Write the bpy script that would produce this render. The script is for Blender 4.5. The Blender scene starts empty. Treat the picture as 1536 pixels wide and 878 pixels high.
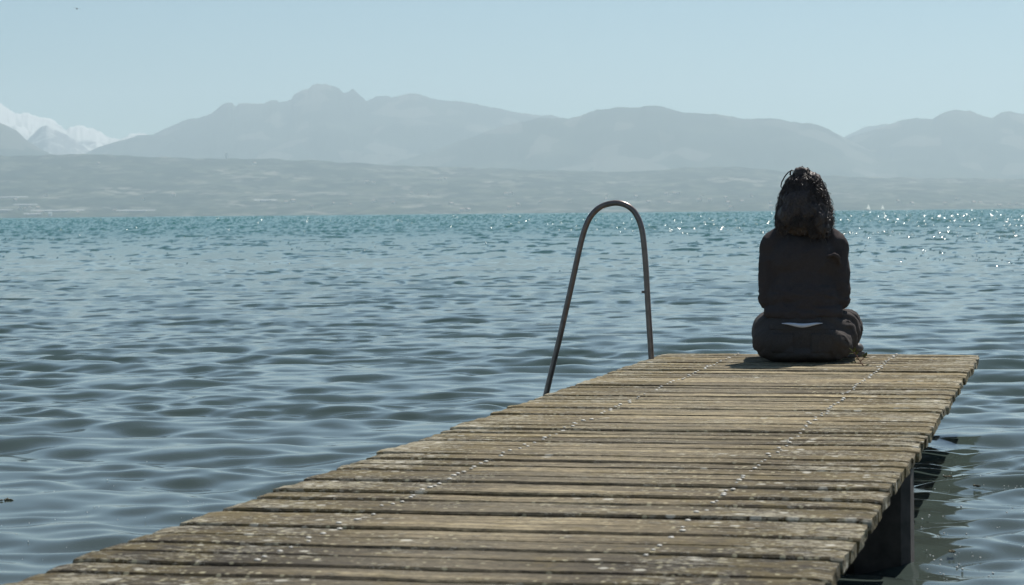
import bpy, bmesh, math, random
import numpy as np
from mathutils import Vector, Matrix, noise

random.seed(7)
rng = np.random.default_rng(11)
SC = bpy.context.scene
COL = SC.collection
R = math.radians

# ------------------------------------------------------------------ camera, sky, sun, exposure
F = 3600.0                     # focal length in photo pixels (1536 wide)
HZ0, HZS = 327.0, -0.0091      # horizon line of the photo: y = HZ0 + HZS * x
DECK_Z = 0.291
CAM_Z = DECK_Z + 0.63
PITCH = math.atan((439 - (HZ0 + HZS * 768)) / F)
ROLL = 0.0091
fwd = Vector((0, math.cos(PITCH), -math.sin(PITCH)))
up0 = Vector((0, math.sin(PITCH), math.cos(PITCH)))
rt0 = Vector((1, 0, 0))
RT = math.cos(ROLL) * rt0 - math.sin(ROLL) * up0
UP = math.sin(ROLL) * rt0 + math.cos(ROLL) * up0
CAM = Vector((0, 0, CAM_Z))
cd = bpy.data.cameras.new('camera')
cam = bpy.data.objects.new('camera', cd)
COL.objects.link(cam)
cd.sensor_width = 36.0
cd.lens = 36.0 * F / 1536.0
cd.clip_start = 0.05
cd.clip_end = 120000
cd.dof.use_dof = True
cd.dof.focus_distance = 10.0
cd.dof.aperture_fstop = 13.0
m = Matrix((RT, UP, -fwd)).transposed().to_4x4()
m.translation = CAM
cam.matrix_world = m
SC.camera = cam

SUN_EL, SUN_AZ = R(57), R(33)          # azimuth measured from +Y (view) towards +X (right)
SUN_STRENGTH = 5.0
SKY_STRENGTH = 0.075
EXPOSURE = 0.09
sun_dir = Vector((math.cos(SUN_EL) * math.sin(SUN_AZ), math.cos(SUN_EL) * math.cos(SUN_AZ), math.sin(SUN_EL)))
w = bpy.data.worlds.new('World')
SC.world = w
w.use_nodes = True
wn = w.node_tree
bg = wn.nodes['Background']
sky = wn.nodes.new('ShaderNodeTexSky')
sky.sky_type = 'NISHITA'
sky.sun_disc = False
sky.sun_elevation = SUN_EL
sky.sun_rotation = SUN_AZ
sky.altitude = 2600
sky.air_density = 1.0
sky.dust_density = 0.7
sky.ozone_density = 1.2
tint = wn.nodes.new('ShaderNodeMix')
tint.data_type = 'RGBA'
tint.blend_type = 'MULTIPLY'
tint.inputs[0].default_value = 1.0
tint.inputs[7].default_value = (0.93, 1.04, 0.98, 1)
wn.links.new(sky.outputs[0], tint.inputs[6])
wn.links.new(tint.outputs[2], bg.inputs[0])
bg.inputs[1].default_value = SKY_STRENGTH
sd = bpy.data.lights.new('sun', 'SUN')
sd.energy = SUN_STRENGTH
sd.angle = R(0.53)
sd.color = (1.0, 0.96, 0.90)
so = bpy.data.objects.new('sun', sd)
COL.objects.link(so)
so.rotation_euler = sun_dir.to_track_quat('Z', 'Y').to_euler()
so.location = (20, 20, 40)
SC.view_settings.view_transform = 'Standard'
SC.view_settings.look = 'None'
SC.view_settings.exposure = EXPOSURE
SC.view_settings.gamma = 1.0
SC.view_settings.use_curve_mapping = False
SC.cycles.volume_bounces = 1
SC.cycles.max_bounces = 6

# ------------------------------------------------------------------ helpers
def hz(px):
    return HZ0 + HZS * px

def ray(px, py):
    return fwd + RT * ((px - 768) / F) - UP * ((py - 439) / F)

def on_z(px, py, z=DECK_Z):
    d = ray(px, py)
    return CAM + d * ((z - CAM.z) / d.z)

def on_plane(px, py, p, n):
    d = ray(px, py)
    return CAM + d * ((p - CAM).dot(n) / d.dot(n))

def link(o, parent=None):
    COL.objects.link(o)
    if parent is not None:
        o.parent = parent
    return o

def tag(o, label=None, cat=None, group=None, kind=None):
    for k, v in (('label', label), ('category', cat), ('group', group), ('kind', kind)):
        if v:
            o[k] = v
    return o

def obj(name, bm, mat, parent=None, smooth=False):
    me = bpy.data.meshes.new(name)
    bm.normal_update()
    bm.to_mesh(me)
    bm.free()
    if smooth:
        me.polygons.foreach_set('use_smooth', [True] * len(me.polygons))
    me.materials.append(mat)
    return link(bpy.data.objects.new(name, me), parent)

def np_mesh(name, verts, faces, mat, smooth=True, normals=None, parent=None):
    """verts (n,3) array, faces (m,4) int array"""
    me = bpy.data.meshes.new(name)
    me.vertices.add(len(verts))
    me.vertices.foreach_set('co', np.ascontiguousarray(verts, dtype=np.float32).ravel())
    k = faces.shape[1]
    me.loops.add(faces.size)
    me.loops.foreach_set('vertex_index', np.ascontiguousarray(faces, dtype=np.int32).ravel())
    me.polygons.add(len(faces))
    me.polygons.foreach_set('loop_start', np.arange(0, faces.size, k, dtype=np.int32))
    me.polygons.foreach_set('use_smooth', np.full(len(faces), smooth))
    me.update(calc_edges=True)
    me.materials.append(mat)
    if normals is not None:
        me.normals_split_custom_set_from_vertices(normals.astype(np.float32))
    return link(bpy.data.objects.new(name, me), parent)

def grid_faces(nr, nc):
    a = np.arange(nr * nc).reshape(nr, nc)
    return np.stack([a[:-1, :-1], a[:-1, 1:], a[1:, 1:], a[1:, :-1]], -1).reshape(-1, 4)

def tube(bm, pts, rad, seg=8, cap=True):
    """tube along points; rad is a number or a list"""
    n = len(pts)
    pts = [Vector(p) for p in pts]
    rs = rad if isinstance(rad, (list, tuple)) else [rad] * n
    rings = []
    ref = None
    for i in range(n):
        t = (pts[min(i + 1, n - 1)] - pts[max(i - 1, 0)]).normalized()
        if ref is None:
            ref = t.orthogonal().normalized()
        ref = (ref - t * ref.dot(t)).normalized()
        b = t.cross(ref)
        rings.append([bm.verts.new(pts[i] + (ref * math.cos(a) + b * math.sin(a)) * rs[i])
                      for a in [2 * math.pi * k / seg for k in range(seg)]])
    for i in range(n - 1):
        for k in range(seg):
            bm.faces.new((rings[i][k], rings[i][(k + 1) % seg], rings[i + 1][(k + 1) % seg], rings[i + 1][k]))
    if cap:
        bm.faces.new(list(reversed(rings[0])))
        bm.faces.new(rings[-1])

def ell(bm, c, r, rot=None, u=20, v=14):
    M = Matrix.Translation(Vector(c))
    if rot:
        M = M @ Matrix.Rotation(rot[0], 4, 'X') @ Matrix.Rotation(rot[1], 4, 'Y') @ Matrix.Rotation(rot[2], 4, 'Z')
    M = M @ Matrix.Diagonal(Vector((r[0], r[1], r[2], 1)))
    bmesh.ops.create_uvsphere(bm, u_segments=u, v_segments=v, radius=1, matrix=M)

def cone(bm, a, b, ra, rb):
    """tapered capsule"""
    a, b = Vector(a), Vector(b)
    ell(bm, a, (ra,) * 3)
    ell(bm, b, (rb,) * 3)
    tube(bm, [a, b], [ra * .995, rb * .995], 20)

def limb(bm, pts, rs):
    for i in range(len(pts) - 1):
        cone(bm, pts[i], pts[i + 1], rs[i], rs[i + 1])

def box(bm, lo, hi, M=None):
    lo, hi = Vector(lo), Vector(hi)
    vs = [bm.verts.new((M @ Vector((x, y, z))) if M else (x, y, z))
          for z in (lo.z, hi.z) for y in (lo.y, hi.y) for x in (lo.x, hi.x)]
    for f in ((0, 2, 3, 1), (4, 5, 7, 6), (0, 1, 5, 4), (2, 6, 7, 3), (0, 4, 6, 2), (1, 3, 7, 5)):
        bm.faces.new([vs[i] for i in f])

def fused(name, bm, mat, parent, voxel, smooth_it=6, disp=None):
    """one continuous surface from overlapping closed shapes"""
    me = bpy.data.meshes.new(name + '_raw')
    bm.to_mesh(me)
    bm.free()
    o = bpy.data.objects.new(name + '_raw', me)
    scratch = bpy.data.scenes.new('scratch')
    scratch.collection.objects.link(o)
    r = o.modifiers.new('r', 'REMESH')
    r.mode = 'VOXEL'
    r.voxel_size = voxel
    s = o.modifiers.new('s', 'SMOOTH')
    s.factor = 0.5
    s.iterations = smooth_it
    vl = scratch.view_layers[0]
    vl.update()
    me2 = bpy.data.meshes.new_from_object(o.evaluated_get(vl.depsgraph))
    bpy.data.objects.remove(o)
    bpy.data.scenes.remove(scratch)
    bpy.data.meshes.remove(me)
    me2.name = name
    if disp:
        for v in me2.vertices:
            v.co += v.normal * disp(v.co)
    me2.polygons.foreach_set('use_smooth', [True] * len(me2.polygons))
    me2.materials.clear()
    me2.materials.append(mat)
    return link(bpy.data.objects.new(name, me2), parent)

def fbm(p, octv=4):
    return noise.fractal(Vector(p), 0.9, 2.0, octv)

# ------------------------------------------------------------------ materials
def new_mat(name):
    mt = bpy.data.materials.new(name)
    mt.use_nodes = True
    nt = mt.node_tree
    return mt, nt, nt.nodes['Principled BSDF']

def N(nt, typ, **kw):
    n = nt.nodes.new(typ)
    for k, v in kw.items():
        if k.startswith('i_'):
            key = k[2:]
            n.inputs[int(key) if key.isdigit() else key.replace('_', ' ')].default_value = v
        else:
            setattr(n, k, v)
    return n

def ramp(nt, src, stops):
    r = nt.nodes.new('ShaderNodeValToRGB')
    e = r.color_ramp.elements
    while len(e) < len(stops):
        e.new(0.5)
    for el, (p, c) in zip(e, stops):
        el.position = p
        el.color = c if len(c) == 4 else (*c, 1)
    nt.links.new(src, r.inputs[0])
    return r.outputs[0]

def mix(nt, fac, a, b, mode='MIX'):
    n = nt.nodes.new('ShaderNodeMix')
    n.data_type = 'RGBA'
    n.blend_type = mode
    for s, v in ((n.inputs[0], fac), (n.inputs[6], a), (n.inputs[7], b)):
        if isinstance(v, (int, float)):
            s.default_value = v
        elif isinstance(v, tuple):
            s.default_value = v if len(v) == 4 else (*v, 1)
        else:
            nt.links.new(v, s)
    return n.outputs[2]

def math_n(nt, op, a, b=0.0, clamp=False):
    n = nt.nodes.new('ShaderNodeMath')
    n.operation = op
    n.use_clamp = clamp
    for s, v in zip(n.inputs, (a, b)):
        if isinstance(v, (int, float)):
            s.default_value = v
        else:
            nt.links.new(v, s)
    return n.outputs[0]

def simple(name, col, rough=0.8, metal=0.0, var=0.25, scale=60, bump=0.0, spec=0.5):
    mt, nt, b = new_mat(name)
    tc = N(nt, 'ShaderNodeTexCoord')
    nz = N(nt, 'ShaderNodeTexNoise', i_Scale=scale, i_Detail=5.0)
    nt.links.new(tc.outputs['Object'], nz.inputs[0])
    lo = tuple(c * (1 - var) for c in col)
    hi = tuple(c * (1 + var) for c in col)
    nt.links.new(ramp(nt, nz.outputs[0], [(0.3, lo), (0.7, hi)]), b.inputs['Base Color'])
    b.inputs['Roughness'].default_value = rough
    b.inputs['Metallic'].default_value = metal
    b.inputs['Specular IOR Level'].default_value = spec
    if bump:
        bp = N(nt, 'ShaderNodeBump', i_Strength=bump, i_Distance=0.002)
        nt.links.new(nz.outputs[0], bp.inputs['Height'])
        nt.links.new(bp.outputs[0], b.inputs['Normal'])
    return mt

# --- water
def water_mat():
    mt, nt, b = new_mat('lake_water')
    g = N(nt, 'ShaderNodeNewGeometry')
    sp = N(nt, 'ShaderNodeSeparateXYZ')
    nt.links.new(g.outputs['Position'], sp.inputs[0])
    nz = N(nt, 'ShaderNodeTexNoise', i_Scale=0.03, i_Detail=3.0)
    nt.links.new(g.outputs['Position'], nz.inputs[0])
    dist = math_n(nt, 'MULTIPLY', sp.outputs[1], math_n(nt, 'ADD', 0.7, math_n(nt, 'MULTIPLY', nz.outputs[0], 0.6)))
    lg = math_n(nt, 'LOGARITHM', math_n(nt, 'MAXIMUM', dist, 1.0), 10.0)
    fac = math_n(nt, 'DIVIDE', lg, 3.0)
    # shallow brown-grey water over the mud near the jetty, turquoise deep water further out
    c = ramp(nt, fac, [(0.25, (0.054, 0.070, 0.062)), (0.45, (0.046, 0.076, 0.070)), (0.58, (0.036, 0.092, 0.088)), (0.76, (0.030, 0.122, 0.116)), (1.0, (0.028, 0.132, 0.122))])
    nt.links.new(c, b.inputs['Base Color'])
    rg = ramp(nt, fac, [(0.3, (0.07,) * 3), (0.55, (0.10,) * 3), (0.70, (0.22,) * 3)])
    nt.links.new(rg, b.inputs['Roughness'])
    b.inputs['IOR'].default_value = 1.333
    return mt

# --- wood of the deck
def wood_mat():
    mt, nt, b = new_mat('weathered_wood')
    tc = N(nt, 'ShaderNodeTexCoord')
    at = N(nt, 'ShaderNodeAttribute', attribute_name='plank')
    sepc = N(nt, 'ShaderNodeSeparateColor')
    nt.links.new(at.outputs[0], sepc.inputs[0])
    rnd, rnd2 = sepc.outputs[0], sepc.outputs[1]
    obco = tc.outputs['Object']
    # shift the grain plank by plank
    cmb = N(nt, 'ShaderNodeCombineXYZ')
    nt.links.new(math_n(nt, 'MULTIPLY', rnd, 37.0), cmb.inputs[0])
    nt.links.new(math_n(nt, 'MULTIPLY', rnd2, 11.0), cmb.inputs[2])
    add = N(nt, 'ShaderNodeVectorMath', operation='ADD')
    nt.links.new(obco, add.inputs[0])
    nt.links.new(cmb.outputs[0], add.inputs[1])
    mp = N(nt, 'ShaderNodeMapping')
    mp.inputs['Scale'].default_value = (1.6, 75.0, 75.0)
    nt.links.new(add.outputs[0], mp.inputs[0])
    grain = N(nt, 'ShaderNodeTexNoise', i_Scale=1.0, i_Detail=8.0, i_Roughness=0.62)
    nt.links.new(mp.outputs[0], grain.inputs[0])
    mp2 = N(nt, 'ShaderNodeMapping')
    mp2.inputs['Scale'].default_value = (2.5, 7.0, 7.0)
    nt.links.new(add.outputs[0], mp2.inputs[0])
    blot = N(nt, 'ShaderNodeTexNoise', i_Scale=1.0, i_Detail=6.0, i_Roughness=0.65)
    nt.links.new(mp2.outputs[0], blot.inputs[0])
    big = N(nt, 'ShaderNodeTexNoise', i_Scale=0.9, i_Detail=4.0, i_Roughness=0.6)
    nt.links.new(obco, big.inputs[0])
    sp = N(nt, 'ShaderNodeSeparateXYZ')
    nt.links.new(obco, sp.inputs[0])
    base = ramp(nt, grain.outputs[0], [(0.34, (0.055, 0.043, 0.028)), (0.43, (0.205, 0.168, 0.108)), (0.54, (0.37, 0.318, 0.215)), (0.66, (0.56, 0.495, 0.36))])
    # damp brown-black algae film in blotches, worn pale in the middle of the walkway
    damp = ramp(nt, blot.outputs[0], [(0.40, (1, 1, 1)), (0.58, (0, 0, 0))])
    base = mix(nt, math_n(nt, 'MULTIPLY', damp, 0.68), base, (0.105, 0.088, 0.062))
    # plank to plank difference
    pl = ramp(nt, rnd, [(0.0, (0.48, 0.445, 0.385)), (0.5, (0.81, 0.76, 0.65)), (1.0, (1.16, 1.08, 0.92))])
    base = mix(nt, 1.0, base, pl, 'MULTIPLY')
    # older, dirtier planks towards the shore (y along the jetty, 0 at its outer end)
    old = N(nt, 'ShaderNodeMapRange')
    old.inputs[1].default_value, old.inputs[2].default_value = -2.5, -6.2
    nt.links.new(sp.outputs[1], old.inputs[0])
    # feet have worn the middle of the walkway pale and smooth; the sides stay dark and overgrown
    worn = N(nt, 'ShaderNodeMapRange')
    worn.inputs[1].default_value, worn.inputs[2].default_value = 0.46, 0.10
    wob = math_n(nt, 'MULTIPLY', math_n(nt, 'SUBTRACT', big.outputs[0], 0.5), 0.7)
    nt.links.new(math_n(nt, 'ADD', math_n(nt, 'ABSOLUTE', math_n(nt, 'ADD', sp.outputs[0], 0.06)), wob), worn.inputs[0])
    side = math_n(nt, 'SUBTRACT', 1.0, worn.outputs[0])
    base = mix(nt, math_n(nt, 'MULTIPLY', worn.outputs[0], 0.35), base, mix(nt, 0.5, base, (0.36, 0.335, 0.275)))
    oldn = math_n(nt, 'MULTIPLY', old.outputs[0], math_n(nt, 'ADD', 0.25, math_n(nt, 'MULTIPLY', side, 0.75)), True)
    base = mix(nt, math_n(nt, 'MULTIPLY', oldn, 0.95), base, mix(nt, 0.80, base, (0.034, 0.028, 0.021)))
    # gritty surface: fine dark pits and pale raised fibres
    grit = N(nt, 'ShaderNodeTexNoise', i_Scale=1.0, i_Detail=4.0, i_Roughness=0.7)
    mg = N(nt, 'ShaderNodeMapping')
    mg.inputs['Scale'].default_value = (40.0, 130.0, 90.0)
    nt.links.new(add.outputs[0], mg.inputs[0])
    nt.links.new(mg.outputs[0], grit.inputs[0])
    base = mix(nt, 0.85, base, ramp(nt, grit.outputs[0], [(0.34, (0.30, 0.28, 0.26)), (0.50, (0.92, 0.92, 0.90)), (0.66, (1.55, 1.52, 1.45))]), 'MULTIPLY')
    # moss and ochre lichen near both long edges and along the nail lines
    edge = N(nt, 'ShaderNodeMapRange')
    edge.inputs[1].default_value, edge.inputs[2].default_value = 0.25, 0.62
    nt.links.new(math_n(nt, 'ABSOLUTE', sp.outputs[0]), edge.inputs[0])
    mossn = N(nt, 'ShaderNodeTexNoise', i_Scale=9.0, i_Detail=8.0, i_Roughness=0.7)
    nt.links.new(obco, mossn.inputs[0])
    ms = math_n(nt, 'ADD', mossn.outputs[0], math_n(nt, 'MULTIPLY', edge.outputs[0], 0.13))
    mossm = ramp(nt, ms, [(0.54, (0, 0, 0)), (0.66, (1, 1, 1))])
    base = mix(nt, math_n(nt, 'MULTIPLY', mossm, 0.42), base, (0.19, 0.145, 0.055))
    # white crusty lichen and droppings: small flecks, many at the edges
    mp3 = N(nt, 'ShaderNodeMapping')
    mp3.inputs['Scale'].default_value = (34.0, 66.0, 44.0)
    nt.links.new(obco, mp3.inputs[0])
    fl = N(nt, 'ShaderNodeTexNoise', i_Scale=1.0, i_Detail=5.0, i_Roughness=0.72)
    nt.links.new(mp3.outputs[0], fl.inputs[0])
    patch = N(nt, 'ShaderNodeTexNoise', i_Scale=4.0, i_Detail=3.0)
    nt.links.new(obco, patch.inputs[0])
    lsum = math_n(nt, 'ADD', fl.outputs[0], math_n(nt, 'MULTIPLY', math_n(nt, 'SUBTRACT', patch.outputs[0], 0.5), 0.55))
    lsum = math_n(nt, 'ADD', lsum, math_n(nt, 'MULTIPLY', edge.outputs[0], 0.10))
    lm = ramp(nt, lsum, [(0.60, (0, 0, 0)), (0.645, (1, 1, 1))])
    base = mix(nt, math_n(nt, 'MULTIPLY', lm, 0.42), base, (0.56, 0.52, 0.41))
    # separate round crusts: many small cream dots, some larger white ones along the edges
    for sc_, lo_, amt, colr in ((58.0, 0.78, 0.8, (0.50, 0.455, 0.30)), (27.0, 1.02, 0.8, (0.60, 0.57, 0.48))):
        vd = N(nt, 'ShaderNodeTexVoronoi', i_Scale=sc_)
        wp = N(nt, 'ShaderNodeVectorMath', operation='ADD')
        nt.links.new(obco, wp.inputs[0])
        wsc = N(nt, 'ShaderNodeVectorMath', operation='SCALE')
        wsc.inputs['Scale'].default_value = 0.35 / sc_
        nt.links.new(mossn.outputs['Color'], wsc.inputs[0])
        nt.links.new(wsc.outputs[0], wp.inputs[1])
        nt.links.new(wp.outputs[0], vd.inputs[0])
        sv = N(nt, 'ShaderNodeSeparateColor')
        nt.links.new(vd.outputs['Color'], sv.inputs[0])
        size = math_n(nt, 'ADD', vd.outputs['Distance'], math_n(nt, 'MULTIPLY', sv.outputs[1], 0.18))
        dot = ramp(nt, size, [(0.30, (1, 1, 1)), (0.42, (0, 0, 0))])
        pick = math_n(nt, 'ADD', sv.outputs[0], math_n(nt, 'MULTIPLY', math_n(nt, 'SUBTRACT', patch.outputs[0], 0.5), 1.5))
        pick = math_n(nt, 'ADD', pick, math_n(nt, 'MULTIPLY', side, 0.30))
        on = math_n(nt, 'MULTIPLY', math_n(nt, 'SUBTRACT', pick, lo_), 9.0, True)
        base = mix(nt, math_n(nt, 'MULTIPLY', math_n(nt, 'MULTIPLY', dot, on), amt), base, colr)
    nt.links.new(base, b.inputs['Base Color'])
    b.inputs['Roughness'].default_value = 0.85
    b.inputs['Specular IOR Level'].default_value = 0.25
    hgt = math_n(nt, 'ADD', grain.outputs[0], math_n(nt, 'MULTIPLY', lm, 0.5))
    hgt = math_n(nt, 'ADD', hgt, math_n(nt, 'MULTIPLY', mossm, 0.35))
    bp = N(nt, 'ShaderNodeBump', i_Strength=0.9, i_Distance=0.006)
    nt.links.new(hgt, bp.inputs['Height'])
    nt.links.new(bp.outputs[0], b.inputs['Normal'])
    return mt

def hill_mat(name, forest, meadow, fieldcol, sx, sy, share, specks=0.0):
    mt, nt, b = new_mat(name)
    tc = N(nt, 'ShaderNodeTexCoord')
    mp = N(nt, 'ShaderNodeMapping')
    mp.inputs['Scale'].default_value = (sx, sy, 0.0)
    nt.links.new(tc.outputs['Object'], mp.inputs[0])
    nz = N(nt, 'ShaderNodeTexNoise', i_Scale=1.0, i_Detail=6.0, i_Roughness=0.6)
    nt.links.new(mp.outputs[0], nz.inputs[0])
    vo = N(nt, 'ShaderNodeTexVoronoi', i_Scale=3.0)
    nt.links.new(mp.outputs[0], vo.inputs[0])
    sc = N(nt, 'ShaderNodeSeparateColor')
    nt.links.new(vo.outputs['Color'], sc.inputs[0])
    c = ramp(nt, nz.outputs[0], [(share - 0.10, forest), (share, meadow), (share + 0.16, fieldcol)])
    patch = ramp(nt, sc.outputs[0], [(0.80, (0, 0, 0)), (0.86, (1, 1, 1))])
    c = mix(nt, math_n(nt, 'MULTIPLY', patch, 0.8), c, fieldcol)
    # villages and clearings read as fine pale specks
    vs = N(nt, 'ShaderNodeTexVoronoi', i_Scale=0.020)
    nt.links.new(tc.outputs['Object'], vs.inputs[0])
    vn = N(nt, 'ShaderNodeTexNoise', i_Scale=0.0022, i_Detail=3.0)
    nt.links.new(tc.outputs['Object'], vn.inputs[0])
    sv = N(nt, 'ShaderNodeSeparateColor')
    nt.links.new(vs.outputs['Color'], sv.inputs[0])
    spk = math_n(nt, 'MULTIPLY', ramp(nt, sv.outputs[1], [(0.62, (0, 0, 0)), (0.72, (1, 1, 1))]), ramp(nt, vn.outputs[0], [(0.48, (0, 0, 0)), (0.62, (1, 1, 1))]))
    c = mix(nt, math_n(nt, 'MULTIPLY', spk, specks), c, (0.33, 0.31, 0.27))
    nt.links.new(c, b.inputs['Base Color'])
    b.inputs['Roughness'].default_value = 0.95
    b.inputs['Specular IOR Level'].default_value = 0.1
    return mt

def snow_mat(name, lo, hi):
    mt, nt, b = new_mat(name)
    g = N(nt, 'ShaderNodeNewGeometry')
    sp = N(nt, 'ShaderNodeSeparateXYZ')
    nt.links.new(g.outputs['Position'], sp.inputs[0])
    nz = N(nt, 'ShaderNodeTexNoise', i_Scale=0.004, i_Detail=8.0, i_Roughness=0.7)
    nt.links.new(g.outputs['Position'], nz.inputs[0])
    h = N(nt, 'ShaderNodeMapRange')
    h.inputs[1].default_value, h.inputs[2].default_value = lo, hi
    nt.links.new(sp.outputs[2], h.inputs[0])
    s = math_n(nt, 'ADD', math_n(nt, 'MULTIPLY', h.outputs[0], 0.8), math_n(nt, 'MULTIPLY', math_n(nt, 'SUBTRACT', nz.outputs[0], 0.5), 2.2))
    c = ramp(nt, s, [(0.16, (0.13, 0.14, 0.15)), (0.50, (0.70, 0.68, 0.64))])
    nt.links.new(c, b.inputs['Base Color'])
    b.inputs['Roughness'].default_value = 0.7
    return mt

M_water = water_mat()
M_wood = wood_mat()
M_post = simple('wet_pile_wood', (0.062, 0.050, 0.044), 0.75, var=0.4, scale=25, bump=0.6)
M_beam = simple('dark_beam_wood', (0.14, 0.12, 0.10), 0.85, var=0.4, scale=20, bump=0.6)
M_nail = simple('zinc_nail', (0.60, 0.57, 0.50), 0.5, 0.0, var=0.4, scale=3)
M_rail = simple('brown_steel', (0.23, 0.18, 0.165), 0.33, 0.6, var=0.22, scale=35, bump=0.15)
M_skin = simple('skin', (0.42, 0.26, 0.19), 0.55, var=0.08, scale=40)
M_top = simple('black_knit', (0.074, 0.061, 0.060), 0.95, var=0.2, scale=420, bump=0.35, spec=0.15)
M_trous = simple('dark_trouser_cloth', (0.078, 0.067, 0.063), 0.9, var=0.2, scale=300, bump=0.35, spec=0.2)
M_shirt = simple('pale_blue_cotton', (0.80, 0.82, 0.92), 0.8, var=0.04, scale=80)
M_shoe = simple('black_leather', (0.09, 0.08, 0.078), 0.5, var=0.2, scale=80)
M_sole = simple('grey_rubber', (0.10, 0.095, 0.09), 0.8, var=0.2, scale=80)
M_hair = simple('dark_brown_hair', (0.070, 0.052, 0.046), 0.5, var=0.45, scale=140, spec=0.3)
M_lock = simple('brown_hair_locks', (0.062, 0.046, 0.040), 0.38, var=0.5, scale=60, spec=0.5)
M_leaf = simple('weed_leaf', (0.15, 0.16, 0.05), 0.6, var=0.35, scale=120)
M_stem = simple('weed_stem', (0.26, 0.13, 0.08), 0.7, var=0.3, scale=120)
M_foam = simple('foam', (0.8, 0.8, 0.76), 0.6, var=0.1, scale=50)
M_weed = simple('drift_weed', (0.09, 0.08, 0.045), 0.8, var=0.4, scale=150)
M_sail = simple('white_sailcloth', (0.82, 0.82, 0.80), 0.7, var=0.04, scale=1)
nt = M_sail.node_tree
_tr = N(nt, 'ShaderNodeBsdfTranslucent')
_tr.inputs[0].default_value = (0.95, 0.95, 0.92, 1)
_mx = N(nt, 'ShaderNodeMixShader', i_0=0.85)
nt.links.new(nt.nodes['Principled BSDF'].outputs[0], _mx.inputs[1])
nt.links.new(_tr.outputs[0], _mx.inputs[2])
nt.links.new(_mx.outputs[0], nt.nodes['Material Output'].inputs[0])
M_hull = simple('white_hull', (0.75, 0.75, 0.73), 0.4, var=0.05, scale=1)
M_mast = simple('alloy_mast', (0.5, 0.5, 0.5), 0.4, 0.6, var=0.05, scale=1)
M_wall = simple('pale_render_wall', (0.66, 0.63, 0.57), 0.85, var=0.1, scale=0.2)
M_roof = simple('brown_tile_roof', (0.36, 0.29, 0.25), 0.85, var=0.2, scale=0.4)
M_shed = simple('white_sheet_roof', (0.46, 0.46, 0.46), 0.6, var=0.06, scale=0.1)
M_bird = simple('dark_feather', (0.03, 0.03, 0.032), 0.8, var=0.2, scale=20)
M_hill = hill_mat('shore_slope_woods_and_fields', (0.032, 0.046, 0.044), (0.050, 0.066, 0.056), (0.105, 0.115, 0.090), 0.005, 0.0030, 0.56, 0.5)
M_mtn = hill_mat('mountain_forest', (0.035, 0.05, 0.04), (0.06, 0.075, 0.055), (0.13, 0.13, 0.11), 0.0012, 0.0007, 0.62)
M_snow = snow_mat('snow_and_rock', 250, 1150)
M_snow2 = snow_mat('rock_with_snow_streaks', 350, 2200)

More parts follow.
